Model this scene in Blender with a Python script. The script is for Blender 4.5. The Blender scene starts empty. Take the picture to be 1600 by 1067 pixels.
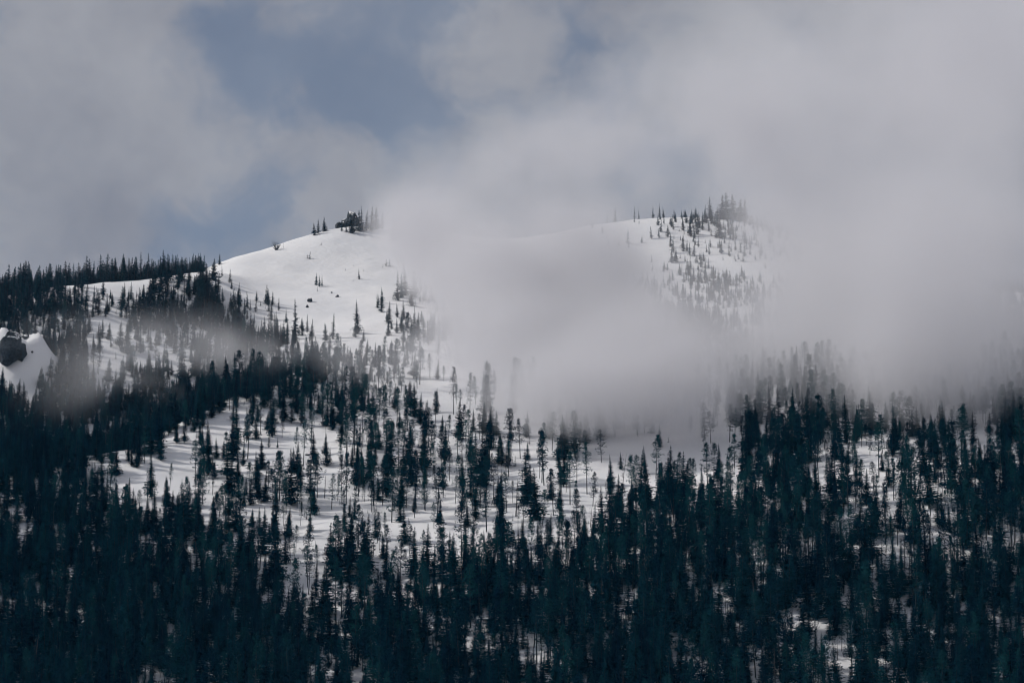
import bpy, math, random, time
import numpy as np
T0 = time.time()
sc = bpy.context.scene
COL = sc.collection
R = math.radians

# ------------------------------------------------------------------ camera
PITCH = 11.0
F = 4537.0                     # focal length in photograph pixels (1600 wide)
cam_data = bpy.data.cameras.new('camera')
cam = bpy.data.objects.new('camera', cam_data); COL.objects.link(cam)
cam.location = (0, 0, 0); cam.rotation_euler = (R(90 + PITCH), 0, 0)
cam_data.sensor_width = 36; cam_data.lens = 36 * F / 1600
cam_data.clip_start = 1; cam_data.clip_end = 60000
sc.camera = cam

# ------------------------------------------------------------------ sky and sun
SUN_DIR = np.array([-0.80, 0.06, 0.60]); SUN_DIR /= np.linalg.norm(SUN_DIR)
SUN_EL = math.asin(SUN_DIR[2]); SUN_AZ = math.atan2(SUN_DIR[0], SUN_DIR[1])
world = bpy.data.worlds.new('World'); sc.world = world; world.use_nodes = True
wn, wl = world.node_tree.nodes, world.node_tree.links
wn.clear()

def pix_dir(px, py):
    c, s = math.cos(R(PITCH)), math.sin(R(PITCH))
    a, b = (px - 800) / F, (533.5 - py) / F
    d = np.array([a, c - b * s, s + b * c]); return d / np.linalg.norm(d)

def wmath(op, a, b=None, c=None, clamp=False):
    m = wn.new('ShaderNodeMath'); m.operation = op; m.use_clamp = clamp
    for k, v in enumerate((a, b, c)):
        if v is None: continue
        if isinstance(v, (int, float)): m.inputs[k].default_value = v
        else: wl.new(v, m.inputs[k])
    return m.outputs[0]
def wvec(op, a, b):
    m = wn.new('ShaderNodeVectorMath'); m.operation = op
    for k, v in enumerate((a, b)):
        if isinstance(v, (tuple, list, np.ndarray)): m.inputs[k].default_value = tuple(float(q) for q in v)
        else: wl.new(v, m.inputs[k])
    return m.outputs['Value'] if op in ('DISTANCE', 'DOT_PRODUCT') else m.outputs[0]
def wnoise(vec, scale, detail, rough=0.5, off=(0, 0, 0)):
    n = wn.new('ShaderNodeTexNoise'); n.noise_dimensions = '3D'
    n.inputs['Scale'].default_value = scale; n.inputs['Detail'].default_value = detail; n.inputs['Roughness'].default_value = rough
    wl.new(wvec('ADD', vec, off), n.inputs['Vector']); return n
tc = wn.new('ShaderNodeTexCoord'); gen = tc.outputs['Generated']
sky = wn.new('ShaderNodeTexSky'); sky.sky_type = 'NISHITA'; sky.sun_disc = False
sky.sun_elevation = SUN_EL; sky.sun_rotation = SUN_AZ; sky.altitude = 1800; sky.air_density = 1.0; sky.dust_density = 0.6; sky.ozone_density = 2.0
bg_sky = wn.new('ShaderNodeBackground'); wl.new(sky.outputs[0], bg_sky.inputs[0]); bg_sky.inputs[1].default_value = 0.055
# broken cloud deck seen against the sky: noise in direction, with gaps where the blue shows
warp = wnoise(gen, 22, 4, 0.55, (3.1, 0.4, 7.7))
wv = wvec('SUBTRACT', warp.outputs['Color'], (0.5, 0.5, 0.5))
sc_n = wn.new('ShaderNodeVectorMath'); sc_n.operation = 'SCALE'; wl.new(wv, sc_n.inputs[0]); sc_n.inputs['Scale'].default_value = 0.05
pv_ = wvec('ADD', gen, sc_n.outputs[0])
cover = wnoise(pv_, 17, 7, 0.60, (1.3, 2.2, 0.9)).outputs['Fac']
gap = None
for px, py, r, a in ((400, 55, 75, .30), (330, 20, 60, .16), (620, 25, 90, .22), (520, 120, 80, .16), (450, 135, 70, .16), (650, 185, 75, .26), (560, 175, 70, .14),
                     (310, 345, 70, .20), (390, 295, 60, .16), (250, 385, 45, .12), (400, 370, 60, .12), (890, 85, 55, .20), (820, 170, 50, .10), (1000, 200, 120, .10)):
    d = wvec('DISTANCE', pv_, pix_dir(px, py))
    g = wmath('MULTIPLY', wmath('POWER', 2.718, wmath('MULTIPLY', wmath('MULTIPLY', d, d), -(F / r) ** 2)), a)
    gap = g if gap is None else wmath('ADD', gap, g)
mask_in = wmath('SUBTRACT', cover, gap)
mr = wn.new('ShaderNodeMapRange'); mr.interpolation_type = 'SMOOTHSTEP'
wl.new(mask_in, mr.inputs['Value']); mr.inputs['From Min'].default_value = 0.18; mr.inputs['From Max'].default_value = 0.48
mr.inputs['To Min'].default_value = 0.44; mr.inputs['To Max'].default_value = 1.0
tone = wnoise(pv_, 11, 6, 0.55, (5.5, 1.1, 4.2)).outputs['Fac']
cr = wn.new('ShaderNodeValToRGB'); wl.new(tone, cr.inputs[0])
cr.color_ramp.elements[0].position = 0.30; cr.color_ramp.elements[0].color = (0.205, 0.212, 0.250, 1)
cr.color_ramp.elements[1].position = 0.72; cr.color_ramp.elements[1].color = (0.37, 0.37, 0.395, 1)
bg_cl = wn.new('ShaderNodeBackground'); wl.new(cr.outputs[0], bg_cl.inputs[0]); bg_cl.inputs[1].default_value = 1.0
mix = wn.new('ShaderNodeMixShader'); wl.new(mr.outputs[0], mix.inputs[0]); wl.new(bg_sky.outputs[0], mix.inputs[1]); wl.new(bg_cl.outputs[0], mix.inputs[2])
wo = wn.new('ShaderNodeOutputWorld'); wl.new(mix.outputs[0], wo.inputs['Surface'])

sun_data = bpy.data.lights.new('sun', 'SUN'); sun_data.energy = 2.7; sun_data.angle = R(4.5); sun_data.color = (1.0, 0.96, 0.90)
sun = bpy.data.objects.new('sun', sun_data); COL.objects.link(sun)
from mathutils import Vector
sun.rotation_euler = Vector(tuple(SUN_DIR)).to_track_quat('Z', 'Y').to_euler()

vs = sc.view_settings; vs.view_transform = 'Standard'; vs.look = 'None'; vs.exposure = 0.12; vs.gamma = 1.0; vs.use_curve_mapping = False
cy = sc.cycles
cy.use_denoising = True; cy.volume_bounces = 3; cy.max_bounces = 6; cy.diffuse_bounces = 2; cy.volume_max_steps = 512
cy.use_adaptive_sampling = True; cy.adaptive_threshold = 0.05; cy.adaptive_min_samples = 40; cy.filter_width = 1.1; cy.denoising_prefilter = 'ACCURATE'; cy.volume_step_rate = 3.0
world.cycles.sampling_method = 'NONE'

# ------------------------------------------------------------------ helpers
rng = np.random.default_rng(7); random.seed(7)

def world_pt(px, py, D):
    """the point at distance D north of the camera, seen at that pixel of the photograph"""
    d = pix_dir(px, py); return d * (D / d[1])
def project(p):
    p = np.atleast_2d(p); c, s = math.cos(R(PITCH)), math.sin(R(PITCH))
    dep = p[:, 1] * c + p[:, 2] * s; up = -p[:, 1] * s + p[:, 2] * c
    return 800 + F * p[:, 0] / dep, 533.5 - F * up / dep, dep

def lattice(shape, seed): return np.random.default_rng(seed).random(shape).astype(np.float32)
def vnoise2(x, y, seed):
    L = lattice((256, 256), seed)
    xi = np.floor(x).astype(int); yi = np.floor(y).astype(int); fx = x - xi; fy = y - yi
    fx = fx * fx * (3 - 2 * fx); fy = fy * fy * (3 - 2 * fy)
    a = L[xi & 255, yi & 255]; b = L[(xi + 1) & 255, yi & 255]; c = L[xi & 255, (yi + 1) & 255]; d = L[(xi + 1) & 255, (yi + 1) & 255]
    return (a * (1 - fx) + b * fx) * (1 - fy) + (c * (1 - fx) + d * fx) * fy
def fbm2(x, y, seed, octv=4, gain=0.5):
    v = 0; a = 1; t = 0
    for o in range(octv):
        v = v + a * vnoise2(x * 2 ** o + 17.3 * o, y * 2 ** o + 9.1 * o, seed + o); t += a; a *= gain
    return v / t
def vnoise3(x, y, z, seed):
    L = lattice((64, 64, 64), seed)
    def sp(q):
        i = np.floor(q).astype(np.int32); f = (q - i).astype(np.float32); return i & 63, (i + 1) & 63, f * f * (3 - 2 * f)
    x0, x1, fx = sp(x); y0, y1, fy = sp(y); z0, z1, fz = sp(z)
    r = 0
    for (xa, wx) in ((x0, 1 - fx), (x1, fx)):
        for (ya, wy) in ((y0, 1 - fy), (y1, fy)):
            r = r + wx * wy * (L[xa, ya, z0] * (1 - fz) + L[xa, ya, z1] * fz)
    return r
def fbm3(x, y, z, seed, octv=4, gain=0.5):
    v = 0; a = 1; t = 0
    for o in range(octv):
        v = v + a * vnoise3(x * 2 ** o + 5.3 * o, y * 2 ** o + 9.1 * o, z * 2 ** o + 2.7 * o, seed + o); t += a; a *= gain
    return v / t
def sstep(a, b, v):
    t = np.clip((v - a) / (b - a), 0, 1); return t * t * (3 - 2 * t)

# ------------------------------------------------------------------ materials
def new_mat(name):
    m = bpy.data.materials.new(name); m.use_nodes = True; m.node_tree.nodes.clear()
    return m, m.node_tree.nodes, m.node_tree.links
def snow_material():
    m, n, l = new_mat('snow')
    o = n.new('ShaderNodeOutputMaterial'); p = n.new('ShaderNodeBsdfPrincipled'); l.new(p.outputs[0], o.inputs['Surface'])
    p.inputs['Roughness'].default_value = 0.75; p.inputs['Specular IOR Level'].default_value = 0.25
    g = n.new('ShaderNodeNewGeometry')
    def noise(scale, det):
        q = n.new('ShaderNodeTexNoise'); q.inputs['Scale'].default_value = scale; q.inputs['Detail'].default_value = det
        l.new(g.outputs['Position'], q.inputs['Vector']); return q.outputs['Fac']
    r = n.new('ShaderNodeValToRGB'); l.new(noise(0.02, 6), r.inputs[0])
    r.color_ramp.elements[0].position = 0.3; r.color_ramp.elements[0].color = (0.72, 0.725, 0.75, 1)
    r.color_ramp.elements[1].position = 0.6; r.color_ramp.elements[1].color = (0.82, 0.815, 0.825, 1)
    # needles, twigs and bark litter that the trees drop on the snow
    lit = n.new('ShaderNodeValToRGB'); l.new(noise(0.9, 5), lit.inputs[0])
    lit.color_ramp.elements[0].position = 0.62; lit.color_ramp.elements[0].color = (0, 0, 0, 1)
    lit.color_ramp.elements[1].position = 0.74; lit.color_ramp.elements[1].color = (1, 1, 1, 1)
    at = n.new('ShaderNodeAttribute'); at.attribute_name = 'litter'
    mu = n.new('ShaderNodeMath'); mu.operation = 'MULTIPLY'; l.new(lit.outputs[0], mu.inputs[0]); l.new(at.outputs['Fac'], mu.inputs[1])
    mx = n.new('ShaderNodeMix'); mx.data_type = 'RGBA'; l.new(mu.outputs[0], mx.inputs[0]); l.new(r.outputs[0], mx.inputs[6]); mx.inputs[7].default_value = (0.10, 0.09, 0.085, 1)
    l.new(mx.outputs[2], p.inputs['Base Color'])
    b = n.new('ShaderNodeBump'); b.inputs['Strength'].default_value = 0.5; b.inputs['Distance'].default_value = 1.0
    l.new(noise(0.22, 5), b.inputs['Height']); l.new(b.outputs[0], p.inputs['Normal'])
    return m
def plain_material(name, c0, c1, scale, rough=0.9, per_object=0.0, spec=0.15):
    m, n, l = new_mat(name)
    o = n.new('ShaderNodeOutputMaterial'); p = n.new('ShaderNodeBsdfPrincipled'); l.new(p.outputs[0], o.inputs['Surface'])
    p.inputs['Roughness'].default_value = rough; p.inputs['Specular IOR Level'].default_value = spec
    tcn = n.new('ShaderNodeTexCoord'); q = n.new('ShaderNodeTexNoise'); q.inputs['Scale'].default_value = scale; q.inputs['Detail'].default_value = 4
    l.new(tcn.outputs['Object'], q.inputs['Vector'])
    fac = q.outputs['Fac']
    if per_object:
        oi = n.new('ShaderNodeObjectInfo'); a = n.new('ShaderNodeMath'); a.operation = 'MULTIPLY_ADD'
        l.new(oi.outputs['Random'], a.inputs[0]); a.inputs[1].default_value = per_object
        s = n.new('ShaderNodeMath'); s.operation = 'SUBTRACT'; l.new(fac, s.inputs[0]); s.inputs[1].default_value = per_object / 2
        l.new(s.outputs[0], a.inputs[2]); fac = a.outputs[0]
    r = n.new('ShaderNodeValToRGB'); l.new(fac, r.inputs[0])
    r.color_ramp.elements[0].position = 0.28; r.color_ramp.elements[0].color = (*c0, 1)
    r.color_ramp.elements[1].position = 0.72; r.color_ramp.elements[1].color = (*c1, 1)
    l.new(r.outputs[0], p.inputs['Base Color'])
    return m
MAT_SNOW = snow_material()
MAT_FIR = plain_material('fir_needles', (0.0005, 0.013, 0.031), (0.006, 0.053, 0.072), 0.5, per_object=0.6, spec=0.0)
MAT_PINE = plain_material('pine_needles', (0.0008, 0.014, 0.029), (0.011, 0.060, 0.068), 0.5, per_object=0.6, spec=0.0)
MAT_BARK = plain_material('bark', (0.014, 0.022, 0.030), (0.04, 0.045, 0.05), 0.8, per_object=0.3)
MAT_DEAD = plain_material('weathered_wood', (0.03, 0.036, 0.045), (0.09, 0.09, 0.095), 0.8, per_object=0.3)

def rock_material():
    m, n, l = new_mat('snowy_rock')
    o = n.new('ShaderNodeOutputMaterial'); p = n.new('ShaderNodeBsdfPrincipled'); l.new(p.outputs[0], o.inputs['Surface'])
    p.inputs['Roughness'].default_value = 0.9; p.inputs['Specular IOR Level'].default_value = 0.2
    g = n.new('ShaderNodeNewGeometry')
    def noise(s, d):
        q = n.new('ShaderNodeTexNoise'); q.inputs['Scale'].default_value = s; q.inputs['Detail'].default_value = d; l.new(g.outputs['Position'], q.inputs['Vector']); return q.outputs['Fac']
    r = n.new('ShaderNodeValToRGB'); l.new(noise(0.7, 6), r.inputs[0])
    r.color_ramp.elements[0].position = 0.3; r.color_ramp.elements[0].color = (0.008, 0.014, 0.020, 1)
    r.color_ramp.elements[1].position = 0.7; r.color_ramp.elements[1].color = (0.045, 0.052, 0.062, 1)
    s = n.new('ShaderNodeSeparateXYZ'); l.new(g.outputs['Normal'], s.inputs[0])
    a = n.new('ShaderNodeMath'); a.operation = 'MULTIPLY_ADD'; l.new(noise(0.45, 4), a.inputs[0]); a.inputs[1].default_value = 0.7; l.new(s.outputs[2], a.inputs[2])
    k = n.new('ShaderNodeValToRGB'); l.new(a.outputs[0], k.inputs[0]); k.color_ramp.elements[0].position = 0.99; k.color_ramp.elements[1].position = 1.05
    mx = n.new('ShaderNodeMix'); mx.data_type = 'RGBA'; l.new(k.outputs[0], mx.inputs[0]); l.new(r.outputs[0], mx.inputs[6]); mx.inputs[7].default_value = (0.8, 0.8, 0.81, 1)
    l.new(mx.outputs[2], p.inputs['Base Color'])
    b = n.new('ShaderNodeBump'); b.inputs['Strength'].default_value = 0.8; b.inputs['Distance'].default_value = 1.0; l.new(noise(1.2, 5), b.inputs['Height']); l.new(b.outputs[0], p.inputs['Normal'])
    return m
MAT_ROCK = rock_material()

# ------------------------------------------------------------------ the mountain: a smooth surface through surveyed points
CP = []
def row(py, *pts):
    for px, D in pts: CP.append((px, py, D))
row(1300, (-400, 1075), (100, 1075), (600, 1072), (1100, 1060), (1600, 1050), (2000, 1045))
row(1067, (-300, 1205), (0, 1203), (250, 1202), (500, 1200), (800, 1190), (1100, 1175), (1400, 1160), (1800, 1150))
row(950, (-250, 1270), (0, 1268), (300, 1265), (600, 1258), (900, 1240), (1200, 1215), (1500, 1198), (1850, 1190))
row(850, (-250, 1335), (0, 1332), (250, 1325), (500, 1322), (750, 1320), (950, 1302), (1150, 1262), (1400, 1245), (1800, 1235))
row(765, (-250, 1395), (0, 1395), (120, 1395), (400, 1388), (600, 1392), (800, 1395), (950, 1388), (1080, 1365), (1300, 1318), (1600, 1290), (1900, 1285))
CP += [(130, 742, 1412), (200, 700, 1450), (270, 660, 1490), (330, 632, 1530), (400, 606, 1572), (470, 582, 1618)]
row(690, (350, 1462), (500, 1466), (700, 1466), (900, 1460), (1100, 1442), (1300, 1400), (1600, 1360), (1900, 1350))
row(625, (500, 1556), (650, 1556), (800, 1552), (1000, 1545), (1200, 1505), (1400, 1468), (1650, 1440), (1950, 1430))
CP += [(130, 772, 1500), (200, 735, 1542), (270, 692, 1580), (330, 657, 1618), (400, 620, 1655), (475, 588, 1690)]
CP += [(-250, 720, 1460), (-250, 640, 1580), (-250, 560, 1690), (-250, 480, 1800), (-250, 440, 1880),
       (0, 722, 1455), (0, 690, 1530), (0, 640, 1600), (0, 580, 1672), (0, 520, 1750), (0, 465, 1835), (60, 690, 1560),
       (130, 705, 1575), (130, 630, 1640), (130, 565, 1700), (130, 510, 1765), (130, 446, 1858),
       (60, 458, 1848), (190, 441, 1880), (250, 436, 1902), (300, 427, 1925),
       (220, 650, 1625), (250, 585, 1700), (250, 530, 1765), (250, 482, 1830),
       (330, 612, 1680), (330, 560, 1742), (330, 515, 1805), (330, 468, 1872), (335, 424, 1942)]
CP += [(-250, 460, 1960), (0, 478, 1900), (60, 474, 1915), (130, 466, 1925), (190, 461, 1945), (250, 456, 1965), (300, 447, 1985)]
for px, py, D in ((-200, 560, 2150), (0, 540, 2120), (150, 520, 2140), (250, 500, 2150)): CP.append((px, py, D))
SKYL = [(345, 413, 2005), (400, 395, 2030), (440, 383, 2050), (480, 371, 2070), (520, 357, 2090), (560, 352, 2105), (600, 356, 2125), (680, 364, 2155), (800, 372, 2200),
        (910, 353, 2250), (1010, 340, 2280), (1130, 342, 2290), (1185, 352, 2290), (1300, 388, 2265), (1450, 428, 2210), (1620, 460, 2150), (1950, 490, 2100)]
CP += SKYL
CP += [(px, py + 26, D + 110) for px, py, D in SKYL]
CP += [(px, py + 90, D + 300) for px, py, D in SKYL]
CP += [(400, 450, 1935), (400, 505, 1850), (400, 555, 1745), (480, 425, 1985), (480, 480, 1890), (480, 540, 1762), (560, 402, 2025), (560, 460, 1930), (560, 520, 1812),
       (640, 420, 2012), (640, 480, 1900), (640, 550, 1725), (750, 480, 1935), (750, 560, 1702), (900, 430, 2085), (900, 520, 1852), (1000, 400, 2165), (1080, 460, 2050),
       (1080, 540, 1832), (1080, 600, 1650), (1250, 480, 1985), (1250, 580, 1655), (1450, 520, 1802), (1450, 590, 1570), (1620, 545, 1685), (1950, 560, 1640)]
P3 = np.array([world_pt(*c) for c in CP])
S = 300.0
A2 = P3[:, :2] / S
def tps_k(r2): return np.where(r2 > 0, 0.5 * r2 * np.log(np.maximum(r2, 1e-12)), 0)
nC = len(P3); M = np.zeros((nC + 3, nC + 3))
dd = ((A2[:, None] - A2[None]) ** 2).sum(-1)
M[:nC, :nC] = tps_k(dd) + np.eye(nC) * 2e-3
M[:nC, nC] = 1; M[:nC, nC + 1:] = A2; M[nC, :nC] = 1; M[nC + 1:, :nC] = A2.T
W = np.linalg.solve(M, np.r_[P3[:, 2], 0, 0, 0])
def tps(x, y):
    sh = np.shape(x); q = np.stack([np.ravel(x), np.ravel(y)], 1) / S; out = np.empty(len(q))
    for i in range(0, len(q), 20000):
        k = q[i:i + 20000]; r2 = ((k[:, None] - A2[None]) ** 2).sum(-1)
        out[i:i + 20000] = tps_k(r2) @ W[:nC] + W[nC] + k @ W[nC + 1:]
    return out.reshape(sh)
KNOLL = world_pt(22, 585, 1662)
def ground_z(x, y):
    x = np.asarray(x, float); y = np.asarray(y, float)
    xc = np.clip(x, -640, 640); yc = np.clip(y, 1050, 2420)
    z = tps(xc, yc)
    z = z + 0.10 * (np.abs(x) - np.abs(xc)) * -1 * 0.3
    low = sstep(1060, 640, y); z = z * (1 - low) + -1.8 * low
    far = sstep(2420, 3600, y); z = z * (1 - far) + 60 * far
    near = sstep(900, 1150, y) * (1 - far)
    smooth = sstep(1700, 1900, y + 0.25 * x)          # wind-smoothed upper snow
    amp = near * (1 - 0.75 * smooth)
    z = z + amp * 7.0 * (fbm2(x / 75, y / 75, 11, 3) - 0.5) + amp * 4.6 * (fbm2(x / 20, y / 20, 21, 3) - 0.5) + near * 0.8 * (fbm2(x / 9, y / 6, 31, 2) - 0.5)
    z = z + near * smooth * 3.0 * (fbm2(x / 90 + y / 300, y / 60, 41, 2) - 0.5)
    k = (((x - KNOLL[0] - 3) / 23) ** 2 + ((y - KNOLL[1]) / 25) ** 2) ** 1.4
    z = z + 27 * np.exp(-k) * (0.55 + 0.9 * fbm2(x / 11, y / 11, 51, 3)) 
    return z
def axis(core0, core1, step, lo, hi):
    a = list(np.arange(core0, core1 + 1e-6, step)); s = step; v = core1
    while v < hi: s *= 1.25; v += s; a.append(v)
    s = step; v = core0
    while v > lo: s *= 1.25; v -= s; a.insert(0, v)
    return np.array(a)
gx = axis(-480, 480, 3.5, -9000, 9000); gy = axis(1080, 2330, 3.5, -6000, 14000)
GX, GY = np.meshgrid(gx, gy, indexing='xy'); GZ = ground_z(GX, GY)

def make_mesh(name, v, faces, mats=(), smooth=False, midx=None):
    me = bpy.data.meshes.new(name); v = np.asarray(v, np.float32); f = np.asarray(faces, np.int32)
    k = f.shape[1]
    me.vertices.add(len(v)); me.vertices.foreach_set('co', v.ravel())
    me.loops.add(f.size); me.loops.foreach_set('vertex_index', f.ravel())
    me.polygons.add(len(f)); me.polygons.foreach_set('loop_start', np.arange(0, f.size, k, dtype=np.int32)); me.polygons.foreach_set('loop_total', np.full(len(f), k, np.int32))
    if midx is not None: me.polygons.foreach_set('material_index', np.asarray(midx, np.int32))
    me.polygons.foreach_set('use_smooth', np.full(len(f), smooth, bool))
    for m in mats: me.materials.append(m)
    me.update(calc_edges=True); me.validate(); return me
nxg, nyg = len(gx), len(gy)
ii = np.arange(nxg * nyg).reshape(nyg, nxg)
quads = np.stack([ii[:-1, :-1].ravel(), ii[:-1, 1:].ravel(), ii[1:, 1:].ravel(), ii[1:, :-1].ravel()], 1)
terr_me = make_mesh('snowy_mountain', np.stack([GX.ravel(), GY.ravel(), GZ.ravel()], 1), quads, [MAT_SNOW], True)
terrain = bpy.data.objects.new('snowy_mountain', terr_me); COL.objects.link(terrain)
terrain['kind'] = 'structure'; terrain['label'] = 'snow covered mountainside rising to a pale rounded summit'
print('terrain', time.time() - T0)

def zi(x, y):
    """ground height by interpolation in the built sheet"""
    i = np.clip(np.searchsorted(gx, x) - 1, 0, nxg - 2); j = np.clip(np.searchsorted(gy, y) - 1, 0, nyg - 2)
    fx = (x - gx[i]) / (gx[i + 1] - gx[i]); fy = (y - gy[j]) / (gy[j + 1] - gy[j])
    return (GZ[j, i] * (1 - fx) + GZ[j, i + 1] * fx) * (1 - fy) + (GZ[j + 1, i] * (1 - fx) + GZ[j + 1, i + 1] * fx) * fy
Ds = np.arange(1060, 2420, 1.5)
def on_ground(px, py):
    """where the line of sight through a pixel first meets the snow; past a crest, the crest itself"""
    d = pix_dir(px, py); q = Ds[:, None] * (d / d[1])[None]
    gap_ = q[:, 2] - zi(q[:, 0], q[:, 1])
    h = np.nonzero(gap_ < 0)[0]
    k = h[0] if len(h) else int(np.argmin(gap_ + 0.0 * Ds))
    x, y = q[k, 0], q[k, 1]; return np.array([x, y, float(zi(x, y))])

# ------------------------------------------------------------------ trees
def trunk_geo(h, r0, lean=0.0, seed=0, top=0.02, n=7, seg=6):
    rg = np.random.default_rng(seed); v = []; f = []; ax = rg.uniform(0, 6.28)
    for k in range(seg + 1):
        t = k / seg; rr = r0 * ((1 - t) ** 0.85) + top; c = np.array([math.cos(ax), math.sin(ax)]) * lean * h * t ** 1.5 + rg.normal(0, 0.012 * h / 8, 2) * (0 < k)
        for a in range(n): v.append((c[0] + rr * math.cos(6.283 * a / n), c[1] + rr * math.sin(6.283 * a / n), -1.2 + (h + 1.2) * t))
    for k in range(seg):
        for a in range(n):
            b = (a + 1) % n; f.append((k * n + a, k * n + b, (k + 1) * n + b)); f.append((k * n + a, (k + 1) * n + b, (k + 1) * n + a))
    return np.array(v), np.array(f)
class Geo:
    def __init__(s): s.v = []; s.f = []
    def tri(s, a, b, c):
        i = len(s.v); s.v += [a, b, c]; s.f.append((i, i + 1, i + 2))
def feather(g, rg, p, az, L, rise, w, nseg):
    """one bough: a ragged flat spray of needle clumps along a drooping rib"""
    dx, dy = math.cos(az), math.sin(az); sx, sy = -dy, dx
    pts = []
    for k in range(nseg + 1):
        t = k / nseg; pts.append(np.array([p[0] + dx * L * t, p[1] + dy * L * t, p[2] + rise * L * t - 0.30 * L * t * t + 0.12 * L * t ** 4]))
    for k in range(nseg):
        t = (k + 0.5) / nseg; ww = w * (1.05 - 0.75 * t) * rg.uniform(0.6, 1.3)
        for s in (1, -1):
            tip = (pts[k] * 0.35 + pts[k + 1] * 0.65) + np.array([sx * s * ww, sy * s * ww, -rg.uniform(0.15, 0.6) * ww]) + np.array([dx, dy, 0]) * rg.uniform(0, 0.35) * ww
            g.tri(pts[k], pts[k + 1], tip)
        g.tri(pts[k], pts[k + 1], (pts[k] + pts[k + 1]) / 2 + np.array([rg.normal(0, .15) * ww, rg.normal(0, .15) * ww, -rg.uniform(0.5, 1.0) * ww]))
def fir_geo(seed, h=25.0, rad=0.105, bare=0.05, dens=1.0, ragged=0.25):
    rg = np.random.default_rng(seed); g = Geo(); z = bare * h
    ph = rg.uniform(0, 6.28); lob = rg.uniform(0.0, 0.18)
    while z < h * 0.985:
        t = min(1.0, max(0.0, (z / h - bare) / (1 - bare)))
        prof = (1 - t) ** 0.98 * (0.65 + 0.35 * min(1, t / 0.06)) 
        r = rad * h * prof * (1 + 0.12 * math.sin(t * 19 + ph)) + 0.12
        nb = max(3, int((5 + 3.2 * (r / 2.0)) * dens))
        a0 = rg.uniform(0, 6.28)
        for b in range(nb):
            if rg.random() < ragged * 0.45: continue
            az = a0 + 6.283 * (b + rg.uniform(-.35, .35)) / nb
            L = r * rg.uniform(1 - ragged * 1.3, 1 + ragged * 0.8) * (1 + lob * math.cos(az - ph))
            feather(g, rg, (0, 0, z + rg.uniform(-.25, .25)), az, L, 0.10 + 0.55 * t * t, 0.30 * L + 0.22, 2 if L < 1.2 else 3)
        z += (0.42 + 0.030 * h * (1 - t) * 0.6) * rg.uniform(0.8, 1.2) / max(dens, .6) 
    for k in range(3): g.tri(np.array([0, 0, h * 1.005]), np.array([.16 * math.cos(k * 2.1), .16 * math.sin(k * 2.1), h * .955]), np.array([.16 * math.cos(k * 2.1 + 2), .16 * math.sin(k * 2.1 + 2), h * .95]))
    return np.array(g.v), np.array(g.f)
def tuft(g, rg, c, r, n):
    for _ in range(n):
        d = rg.normal(size=3); d /= np.linalg.norm(d); o = rg.normal(size=3) * r * 0.42; o[2] *= 0.6
        e = np.cross(d, rg.normal(size=3)); e /= np.linalg.norm(e) + 1e-6
        a = c + o; g.tri(a, a + d * r * rg.uniform(.6, 1.1) + e * r * .25, a + d * r * rg.uniform(.4, .9) - e * r * .3)
def pine_geo(seed, h=26.0, rad=0.10, bare=0.38, gaps=0.35, clump=0.75):
    rg = np.random.default_rng(seed); g = Geo(); z = bare * h
    ph = rg.uniform(0, 6.28)
    while z < h * 0.97:
        t = min(1.0, max(0.0, (z / h - bare) / (1 - bare)))
        prof = (0.45 + 0.55 * min(1, t / 0.25)) * (1 - t ** 1.45) ** 0.9 + 0.05
        r = rad * h * prof * (1 + 0.3 * math.sin(t * 13 + ph) * 0.6)
        nb = 4 + int(rg.random() * 2.5); a0 = rg.uniform(0, 6.28)
        for b in range(nb):
            if rg.random() < gaps * (1.15 - 0.8 * t): continue
            az = a0 + 6.283 * (b + rg.uniform(-.4, .4)) / nb; L = r * rg.uniform(.55, 1.2); up = rg.uniform(-.15, .30) + 0.35 * t
            tip = np.array([math.cos(az) * L, math.sin(az) * L, z + up * L]); base = np.array([0, 0, z])
            sd = np.array([0, 0, 0.10])
            g.tri(base - sd, base + sd, tip)
            tuft(g, rg, tip, clump * rg.uniform(.8, 1.3), 7)
            tuft(g, rg, base * 0.42 + tip * 0.58, clump * rg.uniform(.6, 1.05), 5)
            if L > 2.2: tuft(g, rg, base * 0.72 + tip * 0.28, clump * rg.uniform(.5, .8), 3)
        z += rg.uniform(0.5, 0.95) * (1 + 0.4 * (1 - t))
    tuft(g, rg, np.array([0, 0, h * .985]), clump * .8, 6)
    # dead twigs under the crown
    zz = bare * h * 0.45
    while zz < bare * h:
        az = rg.uniform(0, 6.28); L = rg.uniform(.6, 1.8); b0 = np.array([0, 0, zz]); g.tri(b0 + [0, 0, .07], b0 - [0, 0, .07], b0 + [math.cos(az) * L, math.sin(az) * L, -.25 * L]); zz += rg.uniform(.5, 1.4)
    return np.array(g.v), np.array(g.f)
def snag_geo(seed, h=16.0, lean=0.05, twigs=24):
    rg = np.random.default_rng(seed); g = Geo()
    for _ in range(twigs):
        z = rg.uniform(.25, .97) * h; az = rg.uniform(0, 6.28); L = rg.uniform(.5, 1.0) * (1.15 - z / h) * .16 * h + .25
        p = np.array([0, 0, z]); tip = p + np.array([math.cos(az) * L, math.sin(az) * L, rg.uniform(-.2, .35) * L])
        g.tri(p + [0, 0, .13], p - [0, 0, .13], tip); s = np.array([-math.sin(az), math.cos(az), 0]) * .13; g.tri(p + s, p - s, tip)
    return np.array(g.v), np.array(g.f)

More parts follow.
